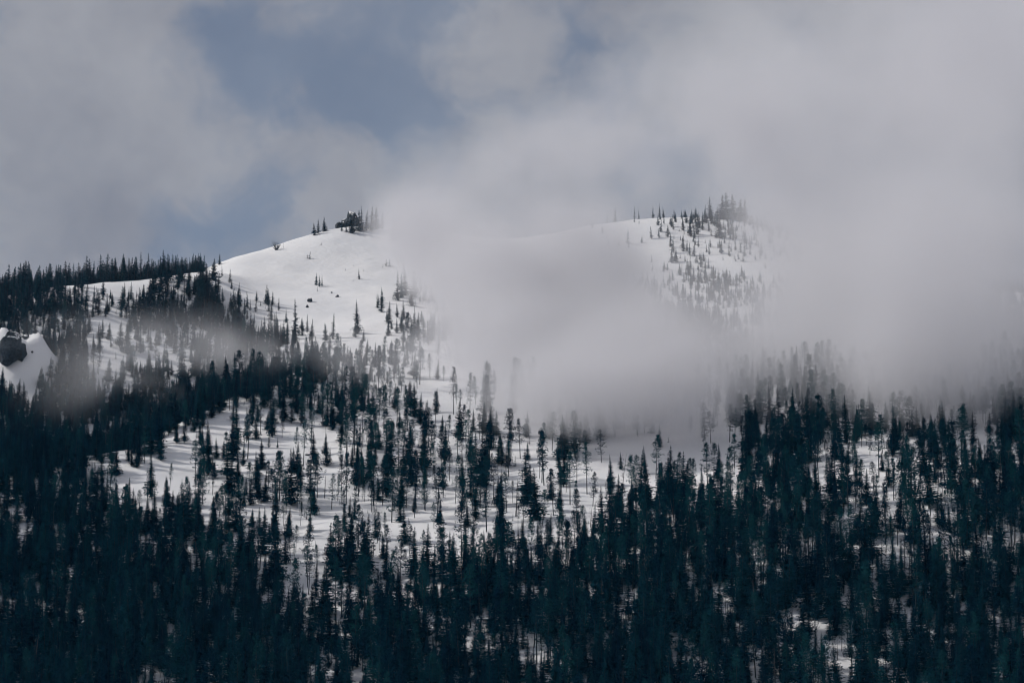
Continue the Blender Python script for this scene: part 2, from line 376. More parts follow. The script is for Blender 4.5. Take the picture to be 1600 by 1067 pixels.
PROTO = {}
def proto(kind, crown, trunk, h):
    i = len(PROTO.setdefault(kind, []))
    cm = {'fir': MAT_FIR, 'spire': MAT_FIR, 'pine': MAT_PINE, 'sapling': MAT_FIR, 'snag': MAT_DEAD}[kind]; tm = MAT_DEAD if kind == 'snag' else MAT_BARK
    cme = make_mesh(kind + '_crown', crown[0], crown[1], [cm]); tme = make_mesh(kind + '_trunk', trunk[0], trunk[1], [tm], True)
    v = np.r_[crown[0], trunk[0]]; f = np.r_[crown[1], trunk[1] + len(crown[0])]
    jme = make_mesh(kind + '_whole', v, f, [cm, tm], False, np.r_[np.zeros(len(crown[1])), np.ones(len(trunk[1]))])
    PROTO[kind].append(dict(crown=cme, trunk=tme, whole=jme, h=h, rad=np.abs(crown[0][:, :2]).max()))
for s in range(8):
    rg = np.random.default_rng(100 + s)
    proto('fir', fir_geo(200 + s, 25, rg.uniform(.15, .225), rg.uniform(.02, .10), rg.uniform(.85, 1.1), rg.uniform(.2, .38)), trunk_geo(24.7, .33, .004, s), 25)
for s in range(7):
    rg = np.random.default_rng(130 + s)
    proto('spire', fir_geo(300 + s, 14, rg.uniform(.15, .23), rg.uniform(.02, .08), rg.uniform(.9, 1.1), rg.uniform(.25, .45)), trunk_geo(13.8, .2, .004, s), 14)
for s in range(9):
    rg = np.random.default_rng(160 + s)
    proto('pine', pine_geo(400 + s, 26, rg.uniform(.105, .155), rg.uniform(.20, .48), rg.uniform(.22, .45), rg.uniform(.65, .9)), trunk_geo(25.6, .27, .012, 40 + s), 26)
for s in range(4):
    rg = np.random.default_rng(190 + s)
    proto('sapling', fir_geo(500 + s, 4, rg.uniform(.16, .26), .02, .75, .4), trunk_geo(3.9, .08, .01, s, .01, 5, 3), 4)
for s in range(4):
    proto('snag', snag_geo(600 + s, 16), trunk_geo(16, .24, [.03, .10, .02, .16][s], 70 + s, .05), 16)
print('protos', time.time() - T0, {k: sum(len(p['whole'].polygons) for p in v) for k, v in PROTO.items()})

# --- where the forest stands: how thick it grows, by the ground seen in 50 x 40 pixel cells of the photograph, carried onto the slope
DENS = """
00000000000000000011133222222222
95332570000024333334565433333333
99928897300024444445676544444444
69927598731133444445676555555555
36937687555562234444565555555555
79998997666653223545555667777777
99999945667765434664444858866589
99998323243655444543333787655839
99722355332554544532222575456788
99843546534655555534345799656888
99985667665655554557899998789999
99999887765645567799999999999999
99999999848677789999999999999999
99999999957888899999999999899989
99999999988999999999998998989998
99999999989999999999988998898988
99999999999999999999998998988998
99999999999999999999999989999999
99999999999999999999999999999999
""".split()
DM = np.array([[int(c) for c in r] for r in DENS], float)
def dens_at(px, py):
    u = np.clip((px - 25) / 50, 0, 31); v = np.clip((py - 420) / 40, 0, len(DM) - 1)
    i = np.clip(u.astype(int), 0, 30); j = np.clip(v.astype(int), 0, len(DM) - 2); fu = u - i; fv = v - j
    return (DM[j, i] * (1 - fu) + DM[j, i + 1] * fu) * (1 - fv) + (DM[j + 1, i] * (1 - fu) + DM[j + 1, i + 1] * fu) * fv
STEP = 3.45
cx = np.arange(-470, 470, STEP); cyy = np.arange(1085, 2330, STEP)
CX, CY = np.meshgrid(cx, cyy); CX = (CX + rng.uniform(-.48, .48, CX.shape) * STEP).ravel(); CY = (CY + rng.uniform(-.48, .48, CY.shape) * STEP).ravel()
CZ = zi(CX, CY)
px, py, dep = project(np.stack([CX, CY, CZ], 1))
# is the ground there hidden behind a nearer crest? (then the far side of the ridge)
ang = CZ / CY
keep = (px > -160) & (px < 1760) & (py < 1230) & (py > 330)
CX, CY, CZ, px, py = (a[keep] for a in (CX, CY, CZ, px, py))
d = dens_at(px, py)
behind_left = (px < 318) & (CY > np.interp(px, [-200, 0, 130, 250, 345], [1845, 1850, 1872, 1915, 1965])) & (CY < 2030)
d = np.where(behind_left, 10.5, d)
beyond = (CY > np.interp(px, [p[0] for p in SKYL], [p[2] for p in SKYL]) + 6) & (px >= 340)
d = np.where(beyond, 0.0, d)
d = np.where((CY > 2030) & (px < 345), 0, d)
clus = 0.5 * fbm2(CX / 40, CY / 40, 77, 2) + 0.5 * fbm2(CX / 11, CY / 13, 87, 2)
prob = (d / 9.0) ** 1.9 * 0.52 * np.clip(1 + (clus - 0.5) * (6.0 - 0.5 * d), 0.02, 2.4)
up_ = sstep(1620, 1720, CY)
prob = prob * (1 - up_) + up_ * (d / 9.0) ** 1.4 * 0.66 * np.clip(1 + (clus - 0.5) * (9.0 - 0.7 * d), 0.03, 2.6)
prob = np.where(d > 8.4, prob * 1.12, prob)
prob = np.where(d < 1, d * 0.015, prob)
kn = ((CX - KNOLL[0]) / 22) ** 2 + ((CY - KNOLL[1]) / 24) ** 2 
prob = np.where((kn < 1.0) | ((np.abs(CX - KNOLL[0] - 4) < 13) & (CY < KNOLL[1]) & (CY > KNOLL[1] - 42)), 0, prob)
acc = rng.random(len(prob)) < prob
FX, FY, FZ, fpx, fpy = CX[acc], CY[acc], CZ[acc], px[acc], py[acc]
nF = len(FX)
u = rng.random(nF)
upper = sstep(1640, 1800, FY)
pine_frac = np.where((fpx > 430) & (fpx < 1650) & (fpy > 560) & (fpy < 900), 0.62, 0.28)
pine_frac = np.where(fpx < 260, 0.15, pine_frac)
kind = np.where(rng.random(nF) < upper, 'spire', np.where(u < pine_frac, 'pine', 'fir')).astype(object)
small = rng.random(nF) < np.where(FY > 1640, 0.16, 0.10)
kind[small] = 'sapling'
kind[(rng.random(nF) < 0.022) & (kind != 'sapling')] = 'snag'
base_h = {'fir': 15.3, 'pine': 16.3, 'spire': 9.8, 'sapling': 3.2, 'snag': 11.0}
hs = np.array([base_h[k] for k in kind]) * np.exp(np.clip(rng.normal(0, .30, nF), -.65, .48)) * np.where(kind == 'spire', 1 - 0.25 * sstep(1850, 2050, FY), 1) * (1 + 0.10 * sstep(1350, 1150, FY))
hs = np.where((FY > 1360) & (FY <= 1560), hs * 0.97, hs)
hs = np.where((FY > 1560) & (kind != 'spire') & (kind != 'sapling'), hs * 0.82, hs)
TREES = []     # kind, x, y, z, height, width factor, heading, prototype, label
for k in range(nF):
    if FY[k] > 1840 and fpx[k] < 345: hs[k] *= 1.35
    TREES.append([kind[k], FX[k], FY[k], FZ[k], hs[k], rng.uniform(.85, 1.2) * (1.25 if FY[k] > 1840 and fpx[k] < 345 else 1), rng.uniform(0, 6.28), int(rng.integers(len(PROTO[kind[k]]))), None])
print('forest', nF, time.time() - T0)

# --- trees that stand by themselves and can be pointed at
def place(kind_, px_, py_, hpx, label, wf=1.0, pi=None, dy=0.0):
    p = on_ground(px_, py_); p[1] += dy
    if dy: p[2] = float(zi(p[0], p[1]))
    TREES.append([kind_, p[0], p[1], p[2] - .1, hpx * p[1] / F / math.cos(R(PITCH)), wf, rng.uniform(0, 6.28), int(rng.integers(len(PROTO[kind_]))) if pi is None else pi, label])
SOLO = [
 ('spire', 343, 414, 18, 'lone small fir on the skyline where the bare summit slope begins', 1.5),
 ('spire', 333, 417, 8, 'tiny fir beside the lone skyline fir at the foot of the summit slope', 1.3),
 ('spire', 491, 368, 20, 'lowest of three skyline firs below the summit crag', 1.3),
 ('spire', 497, 366, 24, 'middle of three skyline firs below the summit crag', 1.3),
 ('spire', 507, 362, 24, 'broad dark fir nearest the crag among three skyline firs', 1.4),
 ('spire', 534, 362, 14, 'small fir at the foot of the summit crag', 1.3),
 ('spire', 541, 363, 20, 'slim fir in front of the summit crag', .9),
 ('spire', 549, 365, 32, 'tall dark fir standing before the summit crag', 1.3),
 ('spire', 553, 364, 22, 'short fir pressed against the tall fir before the summit crag', 1.0),
 ('spire', 561, 362, 34, 'stout dark fir just past the summit crag', 1.5),
 ('spire', 566, 361, 40, 'tall slim fir just past the summit crag, top above the rock', .9),
 ('spire', 572, 361, 34, 'misty fir second past the summit crag', .9),
 ('spire', 580, 360, 38, 'misty broad fir third past the summit crag', 1.3),
 ('spire', 588, 359, 36, 'faint fir fading into cloud behind the summit crag', 1.4),
 ('spire', 597, 359, 28, 'faintest fir on the summit where the cloud closes in', 1.3),
 ('spire', 617, 380, 55, 'tall faint fir in thin cloud on the summit slope', .9),
 ('spire', 627, 374, 40, 'pale fir dissolving in cloud beside the tall faint fir', 1.2),
 ('spire', 642, 372, 32, 'ghostly short fir in cloud on the summit slope', 1.0),
 ('spire', 561, 437, 18, 'solitary slim fir casting a shadow across the sunlit bowl', .7),
 ('spire', 494, 446, 20, 'first of three close firs in the middle of the sunlit bowl', .9),
 ('spire', 499, 448, 18, 'middle of three close firs on the sunlit bowl', .8),
 ('spire', 503, 447, 18, 'last of three close firs on the sunlit bowl', .8),
 ('sapling', 496, 455, 8, 'small sapling just below the three close firs', .8),
 ('sapling', 484, 405, 12, 'bushy sapling pair taller half high on the sunlit slope', 1.4),
 ('sapling', 480, 405, 7, 'bushy sapling pair shorter half high on the sunlit slope', 1.4),
 ('sapling', 502, 384, 4, 'single tiny sapling high on the bare summit slope', 1.5),
 ('sapling', 540, 423, 4, 'tiny sapling left of the solitary slim fir', 1.2),
 ('sapling', 552, 417, 3, 'tiniest sapling above the solitary slim fir', 1.2),
 ('sapling', 568, 424, 5, 'tiny sapling to the upper side of the solitary slim fir', 1.0),
 ('sapling', 552, 440, 4, 'tiny sapling beside the foot of the solitary slim fir', 1.0),
 ('sapling', 581, 432, 4, 'tiny sapling between the solitary slim fir and the cloud', 1.0),
 ('sapling', 598, 420, 9, 'slim sapling beside the bush clump under the summit', .8),
 ('sapling', 603, 416, 11, 'bushy sapling of the clump under the summit, downhill one', 1.6),
 ('sapling', 609, 416, 11, 'bushy sapling of the clump under the summit, uphill one', 1.6),
 ('sapling', 620, 410, 7, 'small sapling between the two bush clumps under the summit', 1.0),
 ('sapling', 626, 408, 11, 'slim sapling at the cloud edge under the summit', 1.0),
 ('sapling', 631, 405, 10, 'sapling half lost in cloud under the summit', 1.2),
 ('spire', 462, 530, 66, 'tall ragged fir rising alone above the mist at the bowl foot', .8),
 ('spire', 480, 520, 30, 'short fir beside the tall ragged fir at the bowl foot', .8),
 ('spire', 447, 505, 22, 'small sparse fir on the snow at the bowl foot', .9),
 ('spire', 432, 512, 26, 'thin fir with bare snow around it at the bowl foot', .8),
 ('fir', 559, 522, 56, 'broad crowned tall fir standing before the sunlit bowl', 1.0),
 ('spire', 520, 530, 42, 'slim spire fir with its tip against the sunlit bowl', .8),
 ('spire', 407, 478, 8, 'tiny fir at the edge of the bowl above the mist', .8),
 ('spire', 387, 482, 28, 'slim fir at the dark wood edge beside the bowl', .8),
 ('spire', 375, 480, 28, 'dark spire second from the wood edge beside the bowl', 1.0),
 ('spire', 366, 480, 24, 'dark spire third from the wood edge beside the bowl', 1.0),
 ('spire', 399, 489, 22, 'slim fir with a shadow on the snow beside the bowl', .8),
 ('spire', 622, 470, 48, 'dark spire on the rib where the cloud meets the bowl', .8),
 ('spire', 634, 462, 52, 'tallest spire on the rib where the cloud meets the bowl', .9),
 ('spire', 628, 466, 42, 'spire between the two taller ones on the cloudy rib', .8),
 ('spire', 597, 474, 26, 'slim fir lowest on the cloudy rib beside the bowl', .8),
 ('spire', 591, 478, 18, 'short thin fir at the foot of the cloudy rib', .7),
 ('spire', 648, 465, 46, 'broad spire fading into cloud on the rib', 1.2),
 ('spire', 1110, 342, 36, 'first faint fir of the clump on the cloudy far summit', 1.5),
 ('spire', 1128, 343, 40, 'second dark fir of the clump on the cloudy far summit', 1.7),
 ('spire', 1136, 343, 44, 'tallest fir of the clump on the cloudy far summit', 1.7),
 ('spire', 1146, 344, 42, 'fourth dark fir of the clump on the cloudy far summit', 1.7),
 ('spire', 1156, 345, 36, 'fifth fir of the clump on the cloudy far summit', 1.7),
 ('spire', 1164, 347, 40, 'last fading fir of the clump on the cloudy far summit', 1.3),
 ('spire', 1125, 372, 34, 'broad dark fir below the crest of the cloudy far summit', 2.0),
 ('spire', 1139, 366, 24, 'slim fir beside the broad one below the far summit crest', .8),
 ('spire', 1145, 368, 30, 'thin fir third below the far summit crest', .7),
 ('spire', 1152, 360, 12, 'small fir on the bright snow of the far summit', 1.0),
 ('spire', 991, 341, 22, 'faint thin fir on the far ridge crest in cloud', .7),
 ('spire', 998, 341, 16, 'shorter faint fir on the far ridge crest in cloud', .7),
 ('spire', 1020, 341, 20, 'faint spire in the middle of the far ridge crest', .7),
 ('spire', 1031, 341, 24, 'taller faint spire on the far ridge crest', .8),
 ('spire', 1037, 341, 18, 'last faint spire along the far ridge crest', .8),
 ('spire', 1083, 500, 34, 'slim fir in the break of the cloud under the far summit', .8),
 ('spire', 1097, 500, 24, 'short fir in the break of the cloud under the far summit', 1.0),
 ('spire', 1079, 530, 26, 'fir at the lower edge of the cloud break', .9),
 ('spire', 1101, 535, 20, 'small fir on the bright snow patch in the cloud break', 1.2),
 ('fir', 940, 838, 78, 'lone full fir on the snow strip above the dark wood', 1.15),
 ('fir', 965, 808, 44, 'short bushy fir on the snow strip above the dark wood', 1.7),
 ('fir', 955, 762, 52, 'slim fir on open snow beside the leaning dead tree', .9),
 ('spire', 930, 770, 18, 'small young fir at the edge of the open snow strip', 1.1),
 ('fir', 1045, 780, 84, 'dark dense fir at the end of the snow strip', 1.3),
 ('fir', 1031, 700, 40, 'slim fir at the crest end of the snow strip', .9),
 ('fir', 545, 870, 78, 'slender fir standing in the snow lane in the lower middle', .8),
 ('pine', 534, 962, 74, 'tall pine with bare stem low in the snow lane', .8),
 ('fir', 666, 905, 86, 'pointed dark fir standing over the pale snow patch', 1.15),
 ('fir', 648, 890, 40, 'small fir beside the pointed dark fir at the snow patch', 1.0),
 ('fir', 570, 900, 98, 'great dark fir whose top stands over the snow lane', 1.3),
 ('pine', 490, 790, 84, 'round topped pine at the edge of the open snow', 1.35),
 ('fir', 455, 790, 88, 'dark pointed fir second along the open snow edge', 1.15),
 ('pine', 432, 780, 76, 'ragged narrow pine by the open snow field', 1.0),
 ('pine', 541, 790, 86, 'tall narrow pine beyond the open snow field', .8),
 ('spire', 433, 700, 18, 'small bare young tree alone on the open snow field', .6),
 ('spire', 515, 722, 24, 'thin young fir on the open snow under the wood edge', .6),
 ('spire', 420, 700, 26, 'small twin topped fir on the open snow field', .8),
 ('fir', 203, 832, 56, 'small dark fir, lower of two on the lower snow field', .9),
 ('fir', 212, 826, 50, 'small dark fir, upper of two on the lower snow field', .9),
 ('fir', 180, 845, 78, 'ragged fir at the edge of the lower snow field', .9),
 ('spire', 168, 742, 12, 'little thin fir alone on the snow rib crest', .8),
 ('fir', 303, 675, 36, 'slim fir on the snow crest of the rib', .9),
 ('fir', 275, 690, 30, 'short fir just below the snow crest of the rib', 1.1),
 ('pine', 850, 760, 90, 'pine with a long bare stem among the middle trees', .9),
 ('fir', 778, 725, 52, 'dark fir standing clear on the snow of the middle slope', 1.0),
 ('spire', 1110, 790, 50, 'dark fir top at the upper corner of the shaded wood', 1.3),
 ('spire', 1055, 825, 36, 'thin fir against the small snow gap by the shaded wood', .8),
]
for a in SOLO: place(*a[:5], wf=a[5])
place('snag', 972, 770, 62, 'leaning bare dead tree on the open snow strip', .6, 3)
place('snag', 443, 388, 9, 'short dead stake beside the leafless shrub on the skyline', 1.0, 0)
place('snag', 1095, 620, 50, 'bare dead stem under the edge of the cloud', .6, 0)

# --- which trees show most: paint them far to near into a small buffer and count
order = sorted(range(len(TREES)), key=lambda i: -TREES[i][2])
SCL = 0.5; BW, BH = 800, 534; buf = np.full((BH, BW), -1, np.int32)
# ground hides what is behind a crest
tb = np.array([[t[1], t[2], t[3]] for t in TREES]); tt = tb.copy(); tt[:, 2] += np.array([t[4] for t in TREES])
bx, by, bd = project(tb); tx, ty, td = project(tt)
def hidden_height(x, y, z):
    k = np.linspace(0.55, 0.995, 60); s = zi(x * k, y * k) / k - 0.0
    return float(s.max() - z)
for i in order:
    t = TREES[i]; w = (0.09 if t[0] in ('fir', 'spire', 'pine') else .12) * t[4] * t[5] * F / t[2] * SCL
    y0, y1 = ty[i] * SCL, by[i] * SCL; x = bx[i] * SCL
    for r in range(max(0, int(y0)), min(BH, int(y1) + 1)):
        ww = max(.5, w * (r - y0) / max(1, y1 - y0) * 1.0)
        a, b = int(round(x - ww)), int(round(x + ww)) + 1
        if b > 0 and a < BW: buf[r, max(0, a):min(BW, b)] = i
vis = np.bincount(buf[buf >= 0], minlength=len(TREES))
for i, t in enumerate(TREES):
    if 1500 < t[2] and vis[i]:
        hh = hidden_height(t[1], t[2], t[3])
        if hh > 0.6 * t[4]: vis[i] = 0
# the deep of the cloud bank hides its trees altogether
mid = (by + ty) / 2
vis[((bx > 1190) & (mid < 590)) | ((bx > 690) & (bx < 960) & (mid > 400) & (mid < 560) & np.array([t[8] is None for t in TREES]))] = 0
vis_l = vis.copy()
for i, t in enumerate(TREES):
    if t[8] is not None: vis_l[i] = 10 ** 6
KEEP = {'fir': 290, 'pine': 280, 'spire': 260, 'sapling': 90, 'snag': 60}
chosen = set()
for kd, nmax in KEEP.items():
    ids = [i for i in range(len(TREES)) if TREES[i][0] == kd and vis_l[i] >= (5 if kd not in ('sapling', 'snag') else 3)]
    ids.sort(key=lambda i: -vis_l[i]); chosen.update(ids[:nmax])
print('chosen', len(chosen), 'of', len(TREES), time.time() - T0)

NAME = {'fir': 'fir_tree', 'pine': 'pine_tree', 'spire': 'subalpine_fir', 'sapling': 'fir_sapling', 'snag': 'dead_tree'}
CAT = {'fir': 'fir tree', 'pine': 'pine tree', 'spire': 'subalpine fir', 'sapling': 'sapling', 'snag': 'dead tree'}
def zone(x, y):
    """what part of the slope a tree's foot stands on, in words"""
    if y < 470 and x < 350: return 'on the ridge past crest'
    if x < 345 and y < 600: return 'on the far gully side'
    if x >= 345 and y < 600 and x < 690: return 'at the sunlit bowl foot'
    if y < 600: return 'in cloud below far summit'
    if x < 130 and y < 780: return 'in the dark gully wood'
    if x < 480 and y < 690: return 'along the snow rib top'
    if x < 480 and y < 800: return 'on the snow rib flank'
    if x < 560 and y < 900: return 'around the lower snow fields'
    if x < 560: return 'in the dark lower wood'
    if x < 920 and y < 690: return 'in the upper open grove'
    if x < 920 and y < 800: return 'in the middle open grove'
    if x < 920 and y < 920: return 'at the open grove foot'
    if y < 700: return 'under the cloud bank edge'
    if x < 1160 and y < 800: return 'by the long snow strip'
    if y < 830: return 'in the gappy upper wood'
    if y < 960: return 'in the deep shaded wood'
    return 'in the nearest tree row'
LOOK = {'fir': 'full dark green fir', 'pine': 'open crowned pine with bare lower trunk', 'spire': 'narrow spire shaped dark fir', 'sapling': 'young low fir sapling', 'snag': 'bare grey dead tree'}

# a label of its own for each: size and width first, then where in its stretch of the slope
def tier(vals, words):
    v = np.asarray(vals, float); r = v.argsort().argsort(); return [words[min(len(words) - 1, int(k * len(words) / max(1, len(v))))] for k in r]
LABEL = {}; members = {}
for i in sorted(chosen):
    if TREES[i][8] is None: members.setdefault((TREES[i][0], zone(bx[i], by[i])), []).append(i)
NOUN = {'fir': 'dark green fir', 'pine': 'bare stemmed pine', 'spire': 'spire shaped fir', 'sapling': 'young fir', 'snag': 'grey dead tree'}
for (kd, zn), ids in members.items():
    n_ = len(ids)
    size = tier([TREES[i][4] for i in ids], ['small', 'short', 'tall', 'very tall'] if n_ > 8 else ['shorter', 'taller'])
    wide = tier([TREES[i][5] for i in ids], ['slim', 'slender', 'broad'] if n_ > 8 else ['slim', 'broad'])
    side = tier([bx[i] for i in ids], (['far left', 'left', 'left of middle', 'middle', 'right of middle', 'right', 'far right'] if n_ > 24 else ['left end', 'middle', 'right end']))
    lev = tier([by[i] for i in ids], ['upper', 'middle', 'lower'])
    for k, i in enumerate(ids):
        LABEL[i] = '%s %s %s %s' % (size[k], wide[k], NOUN[kd], zn)
    for stage in (0, 1, 2):
        same = {}
        for k, i in enumerate(ids): same.setdefault(LABEL[i], []).append((k, i))
        for lab, ms in same.items():
            if len(ms) < 2: continue
            if stage == 0:
                for k, i in ms: LABEL[i] = lab + ', ' + side[k]
            elif stage == 1 and len(ms) == 2:
                for (k, i), w in zip(sorted(ms, key=lambda q: by[q[1]]), ('higher', 'lower')): LABEL[i] = lab + ', ' + w + ' one'
            elif stage == 1:
                for (k, i), w in zip(sorted(ms, key=lambda q: by[q[1]]), ('highest', 'second highest', 'third highest', 'fourth highest', 'fifth highest', 'sixth highest')): LABEL[i] = lab + ', ' + w
def emit(i):
    kd, x, y, z, h, wf, rz, pi, label = TREES[i]
    p = PROTO[kd][pi]; s = h / p['h']
    e = bpy.data.objects.new(NAME[kd], None); e.empty_display_size = 1; COL.objects.link(e)
    e.location = (x, y, z); e.rotation_euler = (0.05 * math.sin(rz * 37.0), 0.05 * math.sin(rz * 53.0), rz); e.scale = (s * wf, s * wf, s)
    for part in ('trunk', 'crown'):
        o = bpy.data.objects.new('trunk' if part == 'trunk' else 'crown', p[part]); COL.objects.link(o); o.parent = e
    e['label'] = label or LABEL[i]; e['category'] = CAT[kd]
    e['group'] = (CAT[kd] + 's ' + zone(bx[i], by[i])) if label is None else CAT[kd] + 's standing apart'
for i in sorted(chosen): emit(i)

# --- the rest of the forest: one mass
rest = [i for i in range(len(TREES)) if i not in chosen]
lib = bpy.data.collections.new('forest_kinds'); offs = {}
cnt = 0
for kd in PROTO:
    offs[kd] = cnt
    for p in PROTO[kd]:
        o = bpy.data.objects.new('forest_kind_%03d' % cnt, p['whole']); lib.objects.link(o); cnt += 1
fm = bpy.data.meshes.new('forest'); fm.vertices.add(len(rest))
fm.vertices.foreach_set('co', np.array([[TREES[i][1], TREES[i][2], TREES[i][3]] for i in rest], np.float32).ravel())
fm.attributes.new('pick', 'INT', 'POINT').data.foreach_set('value', np.array([offs[TREES[i][0]] + TREES[i][7] for i in rest], np.int32))
sv = np.array([[TREES[i][4] / PROTO[TREES[i][0]][0]['h'] * TREES[i][5], TREES[i][4] / PROTO[TREES[i][0]][0]['h'] * TREES[i][5], TREES[i][4] / PROTO[TREES[i][0]][0]['h']] for i in rest], np.float32)
fm.attributes.new('size', 'FLOAT_VECTOR', 'POINT').data.foreach_set('vector', sv.ravel())
rv = np.zeros((len(rest), 3), np.float32); rv[:, 2] = [TREES[i][6] for i in rest]; rv[:, 0] = 0.05 * np.sin(rv[:, 2] * 37); rv[:, 1] = 0.05 * np.sin(rv[:, 2] * 53)
fm.attributes.new('turn', 'FLOAT_VECTOR', 'POINT').data.foreach_set('vector', rv.ravel())
forest = bpy.data.objects.new('forest', fm); COL.objects.link(forest)
forest['kind'] = 'stuff'; forest['label'] = 'dense dark conifer forest covering the lower mountainside'; forest['category'] = 'forest'
ng = bpy.data.node_groups.new('forest_scatter', 'GeometryNodeTree')
ng.interface.new_socket('Geometry', in_out='INPUT', socket_type='NodeSocketGeometry'); ng.interface.new_socket('Geometry', in_out='OUTPUT', socket_type='NodeSocketGeometry')
n, l = ng.nodes, ng.links
gi, go = n.new('NodeGroupInput'), n.new('NodeGroupOutput')
ci = n.new('GeometryNodeCollectionInfo'); ci.inputs['Collection'].default_value = lib; ci.inputs['Separate Children'].default_value = True; ci.inputs['Reset Children'].default_value = True
ip = n.new('GeometryNodeInstanceOnPoints'); ip.inputs['Pick Instance'].default_value = True
def named(a, t):
    q = n.new('GeometryNodeInputNamedAttribute'); q.data_type = t; q.inputs[0].default_value = a
    return [s for s in q.outputs if s.enabled][0]
l.new(gi.outputs[0], ip.inputs['Points']); l.new(ci.outputs[0], ip.inputs['Instance'])
l.new(named('pick', 'INT'), ip.inputs['Instance Index']); l.new(named('size', 'FLOAT_VECTOR'), ip.inputs['Scale'])
er = n.new('FunctionNodeEulerToRotation'); l.new(named('turn', 'FLOAT_VECTOR'), er.inputs[0]); l.new(er.outputs[0], ip.inputs['Rotation'])
l.new(ip.outputs[0], go.inputs[0])
md = forest.modifiers.new('scatter', 'NODES'); md.node_group = ng
print('emitted', time.time() - T0)

# litter on the snow under the trees
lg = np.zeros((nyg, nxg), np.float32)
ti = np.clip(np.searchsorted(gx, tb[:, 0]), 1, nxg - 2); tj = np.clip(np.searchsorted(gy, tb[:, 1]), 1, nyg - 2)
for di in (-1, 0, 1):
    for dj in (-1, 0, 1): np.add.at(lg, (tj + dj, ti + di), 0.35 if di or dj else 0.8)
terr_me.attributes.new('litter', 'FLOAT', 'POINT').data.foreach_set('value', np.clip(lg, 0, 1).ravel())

# ------------------------------------------------------------------ rocks, crags, leafless shrub
def crag_mesh(name, seed, rx, ry, rz, facets=1.0):
    import bmesh
    bm = bmesh.new(); bmesh.ops.create_icosphere(bm, subdivisions=5, radius=1)
    v = np.array([q.co[:] for q in bm.verts]); rg = np.random.default_rng(seed)
    r = np.full(len(v), 1.0)
    for _ in range(30):                                   # chop with planes: angular rock faces
        d = rg.normal(size=3); d /= np.linalg.norm(d); c = rg.uniform(.50, .88); dot = v @ d
        lim = np.where(dot > 0.05, c / np.maximum(dot, 1e-3), 9); r = np.minimum(r, lim)
    p = v * r[:, None]
    nz = fbm3(p[:, 0] * 3 + 9, p[:, 1] * 3 + 9, p[:, 2] * 5 + 9, seed, 4) - .5
    p = p * (1 + .42 * nz[:, None] * facets)
    if rz > rx * 1.1:                                            # crags widen to their foot instead of tucking under
        w_ = np.hypot(p[:, 0], p[:, 1]); k_ = np.where(p[:, 2] < .35, np.clip((.95 - .45 * p[:, 2]) / np.maximum(w_, .18), 1, 1.45), 1); p[:, :2] *= (1 + (k_ - 1) * sstep(.45, -.25, p[:, 2]))[:, None]
    for q, c in zip(bm.verts, p): q.co = (c[0] * rx, c[1] * ry, c[2] * rz)
    me = bpy.data.meshes.new(name); bm.to_mesh(me); bm.free(); me.materials.append(MAT_ROCK); return me
def rock(name, px_, py_, wpx, hpx, seed, label, sink=.3, group=None, dpx=None, dy=0):
    p = on_ground(px_, py_); p[1] += dy; s = p[1] / F; rx = wpx * s / 2; rz = hpx * s / 2
    o = bpy.data.objects.new(name, crag_mesh(name, seed, rx, rx if dpx is None else dpx * s / 2, rz, 0.75)); COL.objects.link(o)
    o.location = (p[0], p[1], float(zi(p[0], p[1])) + rz * (1 - 2 * sink)); o.rotation_euler = (0, 0, seed * 1.7)
    o['label'] = label; o['category'] = 'crag' if name == 'rock_crag' else 'rock'
    if group: o['group'] = group
    return o
rock('rock_crag', 550, 353, 25, 36, 3, 'tall snow dusted rock crag on the summit', .2)
rock('rock_crag', 541, 353, 20, 26, 4, 'middle shoulder of the summit crag', .25)
rock('rock_crag', 530, 353, 20, 15, 5, 'low rock ledge stepping down from the summit crag', .3)
rock('rock_crag', 16, 572, 46, 84, 8, 'steep dark rock outcrop on a snowy knoll above the gully', .15)
rock('rock_crag', 31, 555, 24, 44, 12, 'snow streaked ledge beside the steep rock outcrop', .42)
rock('boulder', 40, 530, 12, 14, 33, 'dark stone on the crest of the snowy knoll', .35)
rock('boulder', 484, 472, 13, 11, 44, 'dark boulder showing through snow in the sunlit bowl', .25)
rock('boulder', 480, 481, 5, 7, 15, 'small rock just under the dark boulder in the bowl', .3)
rock('boulder', 527, 464, 6, 7, 16, 'small dark rock on the snow below the three close firs', .3)
rock('boulder', 518, 458, 4, 4, 17, 'tiny dark rock beside the small one in the bowl', .3)
rock('boulder', 413, 727, 10, 7, 18, 'flat dark stone on the open snow field', .35)
rock('boulder', 480, 712, 10, 6, 19, 'low stone ledge on the open snow beside the wood', .35)
rock('boulder', 887, 735, 6, 6, 20, 'dark stone on the snow strip above the shaded wood', .3)
rock('boulder', 1065, 748, 14, 8, 21, 'low dark rock at the lip of the snow strip', .35)
rock('boulder', 50, 552, 5, 5, 22, 'small rock on the snowy knoll beside the outcrop', .3)
p = on_ground(432, 391); g = Geo(); rg = np.random.default_rng(9)
for _ in range(26):
    az = rg.uniform(0, 6.28); L = rg.uniform(4, 8.2); sp = rg.uniform(.1, .75); b0 = np.array([rg.normal(0, .4), rg.normal(0, .4), -.3]); tip = b0 + np.array([math.cos(az) * L * sp, math.sin(az) * L * sp, L * (1 - .35 * sp)])
    s = np.array([.22, 0, 0]); q = np.array([0, .22, 0]); g.tri(b0 - s, b0 + s, tip); g.tri(b0 - q, b0 + q, tip)
    for k in range(3):
        m = b0 + (tip - b0) * rg.uniform(.4, .9); t2 = m + rg.normal(0, .9, 3) + [0, 0, .6]; g.tri(m + s * .5, m - s * .5, t2)
o = bpy.data.objects.new('leafless_shrub', make_mesh('leafless_shrub', g.v, g.f, [MAT_DEAD])); COL.objects.link(o); o.location = p
